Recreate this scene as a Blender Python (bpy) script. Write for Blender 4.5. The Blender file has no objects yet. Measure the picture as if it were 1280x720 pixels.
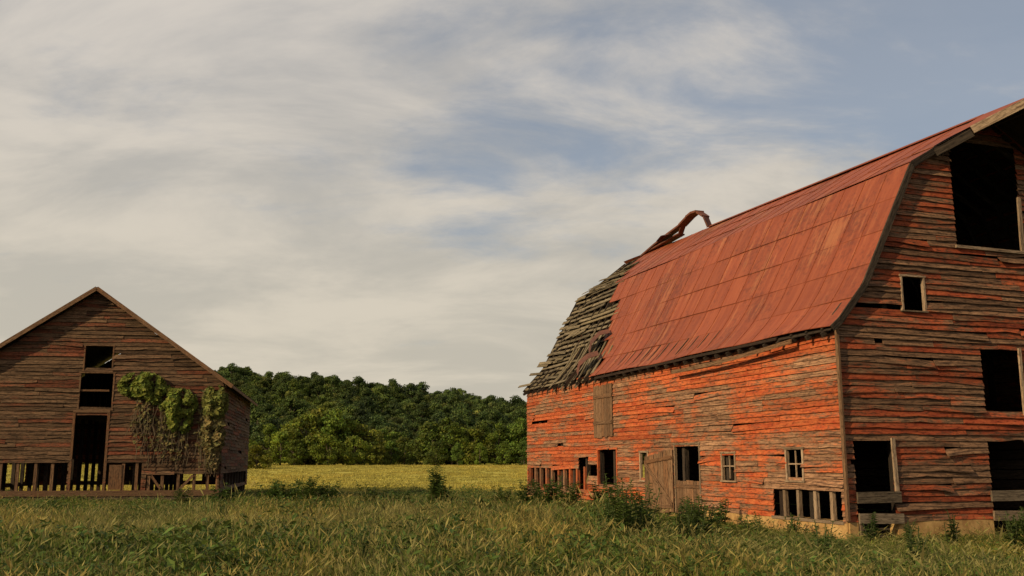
import bpy, math, random
import numpy as np
from mathutils import Vector, Matrix, Euler, noise as mnoise
R = random.Random(7)
S = bpy.context.scene
COL = S.collection

# ------------------------------------------------------------ node helpers
def new_mat(name):
    m = bpy.data.materials.new(name); m.use_nodes = True
    nt = m.node_tree; nt.nodes.clear()
    out = nt.nodes.new('ShaderNodeOutputMaterial')
    b = nt.nodes.new('ShaderNodeBsdfPrincipled')
    nt.links.new(b.outputs[0], out.inputs[0])
    return m, nt, b, out
def nd(nt, t, **k):
    n = nt.nodes.new(t)
    for a, v in k.items(): setattr(n, a, v)
    return n
def setin(n, d):
    for k, v in d.items(): n.inputs[k].default_value = v
def math_n(nt, op, a, b=None, c=None, clamp=False):
    n = nt.nodes.new('ShaderNodeMath'); n.operation = op; n.use_clamp = clamp
    for i, v in enumerate((a, b, c)):
        if v is None: continue
        if isinstance(v, (int, float)): n.inputs[i].default_value = v
        else: nt.links.new(v, n.inputs[i])
    return n.outputs[0]
def mixc(nt, f, a, b, mode='MIX'):
    n = nt.nodes.new('ShaderNodeMix'); n.data_type = 'RGBA'; n.blend_type = mode
    for i, v in ((0, f), (6, a), (7, b)):
        if isinstance(v, (int, float)): n.inputs[i].default_value = v
        elif isinstance(v, (tuple, list)): n.inputs[i].default_value = (*v[:3], 1)
        else: nt.links.new(v, n.inputs[i])
    return n.outputs[2]
def noise_n(nt, vec, scale, detail=4, rough=.6, dist=0.0):
    n = nt.nodes.new('ShaderNodeTexNoise')
    setin(n, {'Scale': scale, 'Detail': detail, 'Roughness': rough, 'Distortion': dist})
    if vec is not None: nt.links.new(vec, n.inputs['Vector'])
    return n.outputs['Fac']
def mapping(nt, vec, sc, rot=(0, 0, 0), loc=(0, 0, 0)):
    n = nt.nodes.new('ShaderNodeMapping'); n.inputs['Scale'].default_value = sc
    n.inputs['Rotation'].default_value = rot; n.inputs['Location'].default_value = loc
    nt.links.new(vec, n.inputs['Vector']); return n.outputs[0]
def mrange(nt, v, a, b, c=0.0, d=1.0):
    n = nt.nodes.new('ShaderNodeMapRange'); setin(n, {1: a, 2: b, 3: c, 4: d})
    n.interpolation_type = 'SMOOTHSTEP'
    nt.links.new(v, n.inputs[0]); return n.outputs[0]
def bump(nt, b, h, strength, dist):
    n = nt.nodes.new('ShaderNodeBump'); setin(n, {'Strength': strength, 'Distance': dist})
    nt.links.new(h, n.inputs['Height']); nt.links.new(n.outputs[0], b.inputs['Normal'])

def mat_wood(name, paint, paint2, wood1, wood2, thr, regw=.5, tonew=.35, tv=.9, regsc=(.45, .45, .8), zfade=0.0):
    m, nt, b, out = new_mat(name)
    uv = nd(nt, 'ShaderNodeUVMap').outputs[0]
    tc = nd(nt, 'ShaderNodeTexCoord').outputs['Object']
    at = nd(nt, 'ShaderNodeVertexColor', layer_name='Col')
    sep = nd(nt, 'ShaderNodeSeparateColor'); nt.links.new(at.outputs[0], sep.inputs[0])
    A = noise_n(nt, mapping(nt, uv, (1.6, 34, 1)), 1, 6, .7)
    B = noise_n(nt, mapping(nt, uv, (1.6, 9, 1)), 1, 5, .7, .3)
    C = noise_n(nt, mapping(nt, uv, (7, 24, 1)), 1, 4, .7)
    G = noise_n(nt, mapping(nt, tc, regsc), 1, 5, .62)
    v = math_n(nt, 'MULTIPLY', A, .35)
    v = math_n(nt, 'MULTIPLY_ADD', B, .40, v)
    v = math_n(nt, 'MULTIPLY_ADD', C, .25, v)
    g = math_n(nt, 'MULTIPLY', math_n(nt, 'SUBTRACT', G, .5), regw)
    t = math_n(nt, 'MULTIPLY', math_n(nt, 'SUBTRACT', sep.outputs[0], .5), tonew)
    v = math_n(nt, 'ADD', math_n(nt, 'ADD', v, g), t)
    if zfade:   # splash zone near the ground has lost more of its paint
        sx = nd(nt, 'ShaderNodeSeparateXYZ'); nt.links.new(tc, sx.inputs[0])
        v = math_n(nt, 'ADD', v, mrange(nt, sx.outputs[2], .5, 2.6, -zfade, 0))
    f = mrange(nt, v, thr-.07, thr+.09)
    w = mixc(nt, mrange(nt, A, .3, .72), wood1, wood2)
    p = mixc(nt, mrange(nt, B, .3, .7), paint, paint2)
    c = mixc(nt, f, w, p)
    hs = mrange(nt, C, .3, .54, .34, 1.0)
    hs2 = mrange(nt, A, .3, .5, .5, 1.0)
    tone = math_n(nt, 'MULTIPLY_ADD', sep.outputs[1], tv, 1-tv*.45)
    tone = math_n(nt, 'MULTIPLY', math_n(nt, 'MULTIPLY', tone, hs), hs2)
    c = mixc(nt, 1.0, c, nd_comb(nt, tone), 'MULTIPLY')
    nt.links.new(c, b.inputs['Base Color'])
    b.inputs['Roughness'].default_value = .9
    b.inputs['Specular IOR Level'].default_value = .15
    bump(nt, b, math_n(nt, 'MULTIPLY_ADD', f, .25, A), .9, .015)
    return m
def nd_comb(nt, v):
    n = nt.nodes.new('ShaderNodeCombineColor')
    for i in range(3): nt.links.new(v, n.inputs[i])
    return n.outputs[0]

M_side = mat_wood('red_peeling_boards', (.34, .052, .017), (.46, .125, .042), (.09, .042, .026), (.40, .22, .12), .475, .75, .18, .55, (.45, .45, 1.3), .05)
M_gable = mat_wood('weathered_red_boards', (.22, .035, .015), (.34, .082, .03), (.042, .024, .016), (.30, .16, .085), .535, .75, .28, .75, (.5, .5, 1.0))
M_left = mat_wood('weathered_brown_boards', (.13, .032, .016), (.18, .06, .03), (.030, .018, .011), (.19, .11, .06), .57, .5, .26, .9)
M_grey = mat_wood('bare_grey_wood', (.14, .09, .05), (.2, .14, .09), (.08, .055, .035), (.24, .18, .12), .62)
M_brown = mat_wood('bare_brown_wood', (.18, .08, .035), (.22, .11, .055), (.09, .045, .025), (.26, .15, .08), .6, .5, .3, .6)
M_tan = mat_wood('bleached_trim_wood', (.25, .16, .09), (.32, .21, .13), (.15, .09, .055), (.40, .29, .19), .6)
M_dark = mat_wood('old_dark_timber', (.035, .02, .014), (.05, .03, .02), (.02, .014, .01), (.07, .05, .035), .6)
M_lath = mat_wood('roof_lath_wood', (.14, .10, .055), (.20, .155, .085), (.06, .045, .028), (.27, .21, .13), .6, .5, .35, .7)

def mat_metal(name, c1, c2, c3, c4=None):
    m, nt, b, out = new_mat(name)
    uv = nd(nt, 'ShaderNodeUVMap').outputs[0]
    tc = nd(nt, 'ShaderNodeTexCoord').outputs['Object']
    at = nd(nt, 'ShaderNodeVertexColor', layer_name='Col')
    sep = nd(nt, 'ShaderNodeSeparateColor'); nt.links.new(at.outputs[0], sep.inputs[0])
    A = noise_n(nt, mapping(nt, uv, (5, .5, 1)), 1, 7, .68)
    B = noise_n(nt, tc, .45, 6, .62)
    D = noise_n(nt, tc, 7, 7, .72)
    c = mixc(nt, mrange(nt, A, .36, .64), c1, c2)
    c = mixc(nt, math_n(nt, 'MULTIPLY', mrange(nt, math_n(nt, 'MULTIPLY_ADD', D, .5, math_n(nt, 'MULTIPLY', B, .5)), .47, .60), .8), c, c3)
    if c4: c = mixc(nt, math_n(nt, 'MULTIPLY', mrange(nt, math_n(nt, 'MULTIPLY_ADD', A, .6, math_n(nt, 'MULTIPLY', B, .4)), .52, .62), .6), c, c4)
    tone = math_n(nt, 'MULTIPLY_ADD', sep.outputs[1], .2, .88)
    c = mixc(nt, 1.0, c, nd_comb(nt, tone), 'MULTIPLY')
    nt.links.new(c, b.inputs['Base Color'])
    b.inputs['Roughness'].default_value = .62
    b.inputs['Specular IOR Level'].default_value = .25
    bump(nt, b, math_n(nt, 'MULTIPLY_ADD', D, .4, B), .4, .02)
    return m
M_roof = mat_metal('rusted_red_metal', (.21, .045, .017), (.275, .068, .026), (.13, .03, .014), (.34, .125, .05))
M_roof2 = mat_metal('dark_roofing', (.05, .035, .028), (.09, .06, .045), (.03, .02, .016))
M_rust = mat_metal('dark_rusty_metal', (.12, .035, .016), (.17, .06, .028), (.06, .025, .015))

def mat_simple(name, c1, c2, sc=3, rough=.9, bs=.5):
    m, nt, b, out = new_mat(name)
    tc = nd(nt, 'ShaderNodeTexCoord').outputs['Object']
    A = noise_n(nt, tc, sc, 7, .7)
    nt.links.new(mixc(nt, mrange(nt, A, .3, .7), c1, c2), b.inputs['Base Color'])
    b.inputs['Roughness'].default_value = rough
    b.inputs['Specular IOR Level'].default_value = .2
    bump(nt, b, A, bs, .03)
    return m
M_found = mat_simple('stained_concrete', (.27, .14, .05), (.50, .31, .12), 3)
M_floor = mat_simple('dirt_floor', (.05, .035, .025), (.09, .065, .045), 2)
M_bark = mat_simple('bark', (.06, .045, .03), (.12, .09, .065), 4)

def mat_leaf(name, mult=(1, 1, 1), trans=.3, patch=None, patch_scale=.12, lo=.45, hi=.6, rv=.5):
    m, nt, b, out = new_mat(name)
    at = nd(nt, 'ShaderNodeVertexColor', layer_name='Col')
    oi = nd(nt, 'ShaderNodeObjectInfo')
    c = mixc(nt, 1.0, at.outputs[0], mult, 'MULTIPLY')
    if patch:
        g = nd(nt, 'ShaderNodeNewGeometry')
        P = noise_n(nt, mapping(nt, g.outputs['Position'], (1, .45, 0)), patch_scale, 5, .65)
        c = mixc(nt, mrange(nt, P, lo, hi), c, mixc(nt, 1.0, c, patch, 'MULTIPLY'))
    v = math_n(nt, 'MULTIPLY_ADD', oi.outputs['Random'], rv, 1-rv*.5)
    c = mixc(nt, 1.0, c, nd_comb(nt, v), 'MULTIPLY')
    nt.links.new(c, b.inputs['Base Color'])
    b.inputs['Roughness'].default_value = .65
    b.inputs['Specular IOR Level'].default_value = .2
    tr = nd(nt, 'ShaderNodeBsdfTranslucent'); nt.links.new(c, tr.inputs[0])
    mx = nd(nt, 'ShaderNodeMixShader'); mx.inputs[0].default_value = trans
    nt.links.new(b.outputs[0], mx.inputs[1]); nt.links.new(tr.outputs[0], mx.inputs[2])
    nt.links.new(mx.outputs[0], out.inputs[0])
    return m
M_leaf = mat_leaf('tree_foliage', (1.85, 1.65, 1.1), .3, patch=(1.35, 1.15, .8), patch_scale=.05, rv=.85)
M_leafh = mat_leaf('hill_foliage', (1.1, .98, 1.15), .28, patch=(1.5, 1.35, .9), patch_scale=.02, lo=.42, hi=.6, rv=.75)  # blue-leaning multiplier paints slight distance haze into the hill leaf colour
M_weed = mat_leaf('weed_foliage')
M_vine = mat_leaf('vine_foliage')
M_grass = mat_leaf('grass_blades', trans=.42, patch=(1.4, 1.16, .92), patch_scale=.2, lo=.42, hi=.62, rv=.6)
M_field = mat_leaf('field_grass_blades', trans=.4, patch=(1.2, 1.08, 1.0), patch_scale=.03)

# ------------------------------------------------------------ mesh builder
class MB:
    def __init__(s): s.v = []; s.f = []; s.uv = []; s.c = []; s.mi = []
    def quad(s, pts, uvs, col=(.5, .5, .5), mi=0):
        n = len(s.v); s.v.extend([tuple(p) for p in pts]); s.f.append(tuple(range(n, n+len(pts))))
        s.uv.extend(uvs); s.c.extend([col]*len(pts) if not isinstance(col, list) else col); s.mi.append(mi)
    def rings(s, rings, us, col=None, cap=True, mi=0, vs=None):
        if col is None: col = (R.random(), R.random(), R.random())
        k = len(rings[0])
        if vs is None: vs = [0, .15, .17, .02]
        ou, ov = R.random()*50, R.random()*50
        for i in range(len(rings)-1):
            a, b = rings[i], rings[i+1]
            for j in range(k):
                j2 = (j+1) % k
                va, vb = vs[j % len(vs)], vs[j2 % len(vs)]
                s.quad([a[j], a[j2], b[j2], b[j]], [(us[i]+ou, va+ov), (us[i]+ou, vb+ov), (us[i+1]+ou, vb+ov), (us[i+1]+ou, va+ov)], col, mi)
        if cap:
            s.quad(list(reversed(rings[0])), [(ou, ov+.05*j) for j in range(k)], col, mi)
            s.quad(rings[-1], [(ou, ov+.05*j) for j in range(k)], col, mi)
    def plank(s, p0, p1, w, t, up=(0, 0, 1), col=None, mi=0, seg=1, bend=0.0, w1=None):
        p0, p1 = Vector(p0), Vector(p1); ax = p1-p0; L = ax.length
        if L < 1e-4: return
        ax.normalize(); up = Vector(up)
        if abs(ax.dot(up)) > .98: up = Vector((1, 0, 0)) if abs(ax.x) < .9 else Vector((0, 1, 0))
        side = ax.cross(up).normalized(); n = side.cross(ax).normalized()
        rr = []; us = []
        if w1 is None: w1 = w
        for i in range(seg+1):
            q = i/seg; c = p0.lerp(p1, q)+n*(-bend*4*q*(1-q)); ww = w+(w1-w)*q
            rr.append([c-side*ww/2-n*t/2, c+side*ww/2-n*t/2, c+side*ww/2+n*t/2, c-side*ww/2+n*t/2]); us.append(q*L)
        s.rings(rr, us, col, True, mi, [0, w, w+t, w*2+t])
    def box(s, a, b, col=None, mi=0):
        a, b = Vector(a), Vector(b)
        d = b-a; ax = max(range(3), key=lambda i: abs(d[i]))
        o = [i for i in range(3) if i != ax]
        def P(x, y, z):
            v = Vector((0, 0, 0)); v[ax] = x; v[o[0]] = y; v[o[1]] = z; return v
        rr = []
        for x in (a[ax], b[ax]):
            rr.append([P(x, a[o[0]], a[o[1]]), P(x, b[o[0]], a[o[1]]), P(x, b[o[0]], b[o[1]]), P(x, a[o[0]], b[o[1]])])
        w = abs(d[o[0]]); h = abs(d[o[1]])
        s.rings(rr, [0, abs(d[ax])], col, True, mi, [0, w, w+h, 2*w+h])
    def obj(s, name, mats, parent=None, smooth=False, link=COL):
        me = bpy.data.meshes.new(name); me.from_pydata(s.v, [], s.f)
        me.uv_layers.new(name='UVMap').data.foreach_set('uv', np.array(s.uv, dtype=np.float32).ravel())
        ca = me.color_attributes.new('Col', 'FLOAT_COLOR', 'CORNER')
        c = np.ones((len(s.c), 4), dtype=np.float32); c[:, :3] = np.array(s.c, dtype=np.float32)
        ca.data.foreach_set('color', c.ravel())
        if not isinstance(mats, (list, tuple)): mats = [mats]
        for m in mats: me.materials.append(m)
        me.polygons.foreach_set('material_index', s.mi)
        if smooth: me.polygons.foreach_set('use_smooth', [True]*len(s.f))
        me.update()
        o = bpy.data.objects.new(name, me)
        if link: link.objects.link(o)
        if parent: o.parent = parent
        return o

def fr(x): return mnoise.noise(Vector((x, 3.7, 9.1)))

def clap_wall(mb, P, z0, z1, lohi, openings, expo=.15, rough=1.0, miss=.02, loose=.05, maxlen=4.2, seg=.4):
    z = z0; row = 0
    while z < z1-.03:
        zc = z+expo/2; zt = min(z+expo, z1)
        lo, hi = lohi(z+expo*.5); lob, hib = lohi(z); lot, hit = lohi(zt)
        iv = [(lo, hi)]
        for (a, b, c, d) in openings:
            if c < zc < d:
                nv = []
                for (p, q) in iv:
                    if b <= p or a >= q: nv.append((p, q)); continue
                    if a > p: nv.append((p, a))
                    if b < q: nv.append((b, q))
                iv = nv
        for (p, q) in iv:
            if q-p < .08: continue
            cuts = [p]; x = p
            x += R.uniform(.8, maxlen)
            while x < q-.5: cuts.append(x); x += R.uniform(1.4, maxlen)
            cuts.append(q)
            for k in range(len(cuts)-1):
                a, b = cuts[k]+.004, cuts[k+1]-.004
                if R.random() < miss: 
                    if R.random() < .5 and b-a < 2.0: continue
                    b = a+(b-a)*R.uniform(.55, .9)
                n = max(2, int((b-a)/seg)); sd = R.random()*500
                dl = 0; dr = 0; cu = R.uniform(0, .016)*rough; endc = 0
                if R.random() < loose:
                    if R.random() < .5: dl = -R.uniform(.02, .09)
                    else: dr = -R.uniform(.02, .09)
                    endc = R.uniform(.02, .07)
                col = (R.random(), min(1, max(0, R.gauss(.5, .26))), R.random())
                rr = []; us = []
                for i in range(n+1):
                    t = i/n; u = a+(b-a)*t
                    ub = u; ut = u
                    if i == 0 and abs(cuts[k]-lo) < 1e-6: ub, ut = lob, lot
                    if i == n and abs(cuts[k+1]-hi) < 1e-6: ub, ut = hib, hit
                    dz = fr(u*.9+sd)*.008*rough+dl*(1-t)**2+dr*t**2+fr(u*.3+row*.11)*.016*rough
                    wb = fr(u*1.7+sd+40)*.014*rough+cu
                    if dl: wb += endc*(1-t)**2
                    if dr: wb += endc*t**2
                    chip = -max(0, fr(u*3.1+sd*1.7)-.2)*.06*rough
                    d0 = .036+max(-.008, wb)
                    rr.append([P(ub, z-.022-chip+dz, d0), P(ut, zt+dz, .010), P(ut, zt+dz, -.006), P(ub, z-.02-chip+dz, d0-.018)])
                    us.append(u-a)
                mb.rings(rr, us, col, True, 0, [0, expo, expo+.01, .01])
        z += expo; row += 1

def frame(mb, P, o, w=.09, sill=True, sides=True, top=True, d=.05, mull=None):
    a, b, c, e = o
    def bx(u0, u1, z0, z1, d0=-.03, d1=None):
        d1 = d if d1 is None else d1
        p, q = P(u0, z0, d0), P(u1, z1, d1)
        mb.box(p, q)
    if sides:
        bx(a-w, a, c-.05, e); bx(b, b+w, c-.05, e)
    if top: bx(a-w-.03, b+w+.03, e, e+w, d1=d+.006)
    if sill: bx(a-w-.03, b+w+.03, c-.05-w*.7, c-.05, d1=d+.02)

def empty(name, loc, rz):
    e = bpy.data.objects.new(name, None); COL.objects.link(e)
    e.location = loc; e.rotation_euler = (0, 0, rz); e.empty_display_size = .5
    return e

# ============================================================ RED BARN
BA = (7.3, 21.4); BROT = math.atan2(.3206, .9472)
barn = empty('red_gambrel_barn', (*BA, 0), BROT)
W, L = 9.4, 20.7
def zr(m): return 10.15+.45*m/20.7
def prof_z(s, m=0):
    s = min(s, W-s)
    pts = [(-.2, 4.72), (.0, 4.87), (.7, 5.72), (2.3, 8.72), (4.7, zr(m))]
    for (a, b), (c, d) in zip(pts, pts[1:]):
        if s <= c: return b+(d-b)*(s-a)/(c-a)
    return pts[-1][1]
def prof_s(z, m=0):
    pts = [(0, 4.87), (.7, 5.72), (2.3, 8.72), (4.7, zr(m))]
    if z <= 4.87: return 0
    for (a, b), (c, d) in zip(pts, pts[1:]):
        if z <= d: return a+(c-a)*(z-b)/(d-b)
    return 4.69
def lh_g(m):
    def f(z):
        s = prof_s(z+.05, m); return (min(s, 4.68), max(W-s, 4.72))
    return f
P_side = lambda u, z, d: Vector((-d, u, z))
P_rside = lambda u, z, d: Vector((W+d, u, z))
P_front = lambda u, z, d: Vector((u, -d, z))
P_back = lambda u, z, d: Vector((u, L+d, z))

side_op = [(.15, 2.75, .42, 1.08), (1.5, 2.1, 1.33, 2.0), (4.45, 5.05, 1.28, 1.93), (6.3, 7.7, .25, 2.2),
           (9.5, 9.98, 1.2, 2.0), (11.8, 13.3, .9, 2.13), (12.0, 13.6, 2.6, 4.35), (14.3, 20.55, .75, 1.5),
           (14.2, 15.1, 1.5, 1.85), (16.6, 17.2, 2.25, 2.4), (15.2, 18.7, 4.55, 4.9), (13.4, 14.3, 1.2, 1.7)]
mb = MB(); clap_wall(mb, P_side, .42, 4.78, lambda z: (0.03, L), side_op, .135, 1.0, .012, .08, 5.0)
mb.obj('side_wall', M_side, barn)
front_op = [(.23, 1.26, -.1, 2.25), (3.98, 5.2, -.1, 2.25), (4.0, 5.15, 2.83, 4.37), (1.86, 2.46, 5.22, 5.97),
            (3.57, 5.63, 6.85, 9.45), (7.6, 8.7, -.1, 2.25), (2.05, 2.7, 6.9, 6.98), (7.0, 7.6, 5.2, 5.95)]
mb = MB(); clap_wall(mb, P_front, .45, 10.1, lh_g(0), front_op, .135, 1.5, .02, .14, 3.8)
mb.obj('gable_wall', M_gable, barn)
mb = MB()
clap_wall(mb, P_rside, .3, 4.8, lambda z: (0.03, L), [(12.2, 12.8, 3.2, 3.9)], .2, 1, 0, .02, 5, 1.2)
clap_wall(mb, P_back, .3, 10.4, lh_g(L), [(5, 6.2, .3, 2.0)], .2, 1, 0, .02, 5, 1.2)
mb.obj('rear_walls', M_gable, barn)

# foundation
mb = MB()
mb.box((-.03, 0.0, -.3), (.28, 6.3, .43)); mb.box((-.03, 7.7, -.3), (.28, L, .36))
mb.box((1.28, -.04, -.3), (3.95, .24, .46)); mb.box((5.25, -.04, -.3), (W, .24, .46)); mb.box((.0, -.045, -.3), (.22, -.0, .46))
mb.obj('foundation', M_found, barn)
mb = MB(); mb.box((.3, .3, -.2), (W-.1, L-.1, .03)); mb.box((.15, .4, 2.75), (W-.15, L-.3, 2.85))
mb.obj('floors', M_floor, barn)

# framing
mb = MB(); C = (.5, .5, .5)
for i in range(18):
    m = .15+i*1.2
    for s in (.12, W-.12):
        mb.box((s-.07, m-.07, 0), (s+.07, m+.07, 4.7))
for s in (1.4, 2.7, 3.3, 6.1, 6.7, 8.0):
    mb.box((s-.07, .06, 0), (s+.07, .2, prof_z(s)-.2)); mb.box((s-.07, L-.2, 0), (s+.07, L-.06, prof_z(s)-.1))
for z in (2.45, 4.6): mb.box((.1, .05, z), (W-.1, .2, z+.15)); mb.box((.05, .2, z), (.17, L-.2, z+.15))
# added inner board screen, blocks the view through so windows stay dark
for k in range(11): mb.box((5.6, .4+.0, .1+k*.24), (5.64, L-.5, .31+k*.24))
m = .25
while m < L:
    top = zr(m)-.12
    for sg in (0, 1):
        pp = [(-.18, 4.62), (.72, 5.6), (2.32, 8.58), (4.7, top)]
        for (a, b), (c, d) in zip(pp, pp[1:]):
            if sg == 0 and m > 15.5 and R.random() < .12: continue
            A_, B_ = (a, m, b), (c, m, d)
            if sg: A_, B_ = (W-a, m, b), (W-c, m, d)
            mb.plank(A_, B_, .06, .14, up=(0, 0, 1))
    m += .6
mb.box((4.66, -1.3, zr(0)-.3), (4.74, L, zr(0)-.12))
mb.obj('framing', M_dark, barn)

# metal roof panels
low = [(-.22, 4.70), (.0, 4.90), (.35, 5.27), (.7, 5.76), (1.1, 6.48), (2.3, 8.76)]
def poly_at(pts, d):
    for (a, b), (c, e) in zip(pts, pts[1:]):
        l = math.hypot(c-a, e-b)
        if d <= l+1e-6:
            q = d/l; return (a+(c-a)*q, b+(e-b)*q), (-(e-b)/l, (c-a)/l)
        d -= l
    l = math.hypot(c-a, e-b); return (c, e), (-(e-b)/l, (c-a)/l)
lowL = sum(math.hypot(c-a, e-b) for (a, b), (c, e) in zip(low, low[1:]))
mb = MB()
def bound(kind, q, sg):
    if sg: return L+.15
    if kind == 0: return 13.3+2.9*q
    return 16.2+2.3*q
def roof_panels(kind, rows):
    for sg in (0, 1):
        for r in range(rows):
            cw = .82; m0 = -.16; ci = 0
            while m0 < L+.1:
                m1 = min(m0+cw, L+.15)
                bd = bound(kind, (r+.5)/rows, sg)+fr(r*3.3+kind*7)*.5
                if m0 > bd: break
                if m1 > bd: m1 = bd+R.uniform(-.15, .1)
                if m1-m0 < .08: break
                col = (R.random(), min(1, max(0, R.gauss(.5, .28))), R.random())
                nseg = 3; j0 = R.uniform(-.004, .006); j1 = R.uniform(-.004, .006)
                grid = []
                for i in range(nseg+1):
                    q = i/nseg
                    off0 = .018*(1-q)+.004
                    line = []
                    for (mm, jj) in ((m0+.003, j0), (m1-.003, j1)):
                        if kind == 0:
                            d = max(0, (r+q)*lowL/rows-(.03 if i == 0 else 0)); (s_, z_), nn = poly_at(low, d)
                        else:
                            tt = max(0, (r+q)/rows-(.012 if i == 0 else 0)); s_ = 2.3+2.4*tt; z_ = 8.76+(zr(mm)+.05-8.76)*tt
                            nn = (-.56, .83)
                        if kind == 0 and r == 0 and i == 0: z_ += .02*math.sin(mm*1.3)
                        z_ += .018*math.sin(mm*.55+r)+.012*fr(mm*.8)
                        p = Vector((s_+nn[0]*(off0+jj), mm, z_+nn[1]*(off0+jj)))
                        if sg: p.x = W-p.x
                        line.append(p)
                    grid.append(line)
                for i in range(nseg):
                    a = grid[i]; b = grid[i+1]; v0 = (r+i/3)*.95+kind*6+sg*20; v1 = v0+.32
                    mb.quad([a[0], a[1], b[1], b[0]], [(m0, v0), (m1, v0), (m1, v1), (m0, v1)], col)
                n2 = Vector((0, 0, -.016))
                a = grid[0]; mb.quad([a[0]+n2, a[1]+n2, a[1], a[0]], [(m0, r)]*4, (.1, 0, .1))
                for i in range(nseg):
                    mb.plank(grid[i][1], grid[i+1][1], .02, .022, col=(.5, .2, .5))
                m0 += cw; ci += 1
roof_panels(0, 5); roof_panels(1, 3)
for i in range(12):
    m = -.1+i*1.1
    if m > 12.5: break
    for sg in (-1, 1):
        mb.plank((4.7+sg*.11, m, zr(m)+.05), (4.7+sg*.11, m+1.12, zr(m+1.1)+.05), .24, .015, up=(sg*.5, 0, .85))
mb.obj('metal_roof', M_roof, barn)
mb = MB()
for sg in (0, 1):
    for k in range(22):
        q = k/22
        d = q*(lowL+2.85)+.1
        if d < lowL: (s_, z_), nn = poly_at(low, d); e = 13.3+2.9*d/lowL
        else:
            tt = (d-lowL)/2.85; s_ = 2.3+2.4*tt; z_ = 8.76+(zr(8)-8.76)*tt; nn = (-.56, .83); e = 16.2+2.3*tt
        if sg: e = L
        s_ -= nn[0]*.05; z_ -= nn[1]*.05+.03
        x = W-s_ if sg else s_
        mb.plank((x, -.05, z_), (x, e-.2, z_), .27, .02, up=((-nn[0] if sg else nn[0]), 0, nn[1]), seg=2)
mb.obj('roof_decking', M_dark, barn)

# rake boards + hay hood
mb = MB()
pp = [(-.24, 4.64), (.0, 4.84), (.7, 5.66), (2.3, 8.68), (3.15, 9.2)]
for (a, b), (c, d) in zip(pp, pp[1:]):
    mb.plank((a, -.17, b), (c, -.17, d), .045, .15, up=(-.5, 0, 1))
    mb.plank((W-a, -.17, b), (W-c, -.17, d), .045, .15, up=(.5, 0, 1))
mb.obj('rake_boards', M_dark, barn)
mb = MB()
apex = Vector((4.7, -1.75, zr(0)+.02)); back = Vector((4.7, -.1, zr(0)+.06))
for sg in (0, 1):
    fx = lambda x: W-x if sg else x
    base = Vector((fx(3.0), -.16, 9.2)); a2 = Vector((fx(4.7), apex.y, apex.z)); bk = Vector((fx(4.7), back.y, back.z))
    for k in range(6):
        q0, q1 = k/6, (k+1)/6
        p = [base.lerp(a2, q0), base.lerp(a2, q1), Vector((base.x+(bk.x-base.x)*q1, -.1, base.z+(bk.z-base.z)*q1)), Vector((base.x+(bk.x-base.x)*q0, -.1, base.z+(bk.z-base.z)*q0))]
        for dz, mi in ((.05, 0), (0, 1)):
            mb.quad([v+Vector((0, 0, dz)) for v in p], [(q0, 0), (q1, 0), (q1, 1), (q0, 1)], (.5, .5, .5), mi)
    mid = base.lerp(a2, .36)
    mb.plank(base+Vector((0, -.03, -.16)), mid+Vector((0, -.03, -.12)), .04, .2, mi=1)
    mb.plank(mid-Vector((0, .03, .05)), a2-Vector((0, .03, .05)), .05, .2, mi=2)
mb.obj('hay_hood', [M_roof, M_dark, M_tan], barn)

# lath in ruined section
mb = MB()
tot = lowL+2.85; d = .12
while d < tot:
    if d < lowL: (s_, z_), nn = poly_at(low, d); e0 = 13.3+2.9*d/lowL
    else:
        tt = (d-lowL)/2.85; s_ = 2.3+2.4*tt; z_ = 8.76+(zr(18)-8.76)*tt; nn = (-.56, .83); e0 = 16.2+2.3*tt
    z_ -= .04
    start = e0-.5
    if d < 1.9: start = e0+R.uniform(1.8, 3.2)
    x0 = start; end = L+.1+R.uniform(-.35, .35)
    while x0 < end-.3:
        x1 = min(end, x0+R.uniform(1.2, 4.0))
        if R.random() > .08:
            tl = R.uniform(-.05, .05); t2 = R.uniform(-.05, .05); sg = R.uniform(.0, .06)
            mb.plank((s_+nn[0]*tl*.3, x0, z_+tl*.5), (s_+nn[0]*t2*.3, x1, z_+t2*.5), R.uniform(.12, .17), .03, up=(nn[0], 0, nn[1]+.25), seg=3, bend=sg)
        x0 = x1+R.uniform(-.05, .12)
    d += .235
for k in range(26):
    d = R.uniform(.3, tot-.4)
    if d < lowL: (s_, z_), nn = poly_at(low, d)
    else:
        tt = (d-lowL)/2.85; s_ = 2.3+2.4*tt; z_ = 8.76+(zr(18)-8.76)*tt; nn = (-.56, .83)
    m = R.uniform(17.2, 20.2) if d < 3 else R.uniform(17.5, 20)
    l = R.uniform(.5, 1.6); a = R.uniform(-.25, .25)
    mb.plank((s_+nn[0]*.05, m, z_+.03), (s_+nn[0]*.08, m+l, z_+a*l*.5), .13, .02, up=(nn[0], 0, nn[1]))
for k in range(34):
    m = R.uniform(13.4, 17.6)
    a, b = poly_at(low, R.uniform(.0, .5))[0], poly_at(low, R.uniform(1.2, 2.7))[0]
    mb.plank((a[0]-R.uniform(0, .12), m+R.uniform(-.3, .3), a[1]-R.uniform(.0, .4)), (b[0]+R.uniform(-.1, .2), m+R.uniform(-.1, 1.2), b[1]-R.uniform(.0, .25)), R.uniform(.07, .15), .025, up=(-.8, 0, .5), seg=2, bend=R.uniform(-.05, .1))
mb.obj('broken_roof_lath', M_lath, barn)
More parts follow.
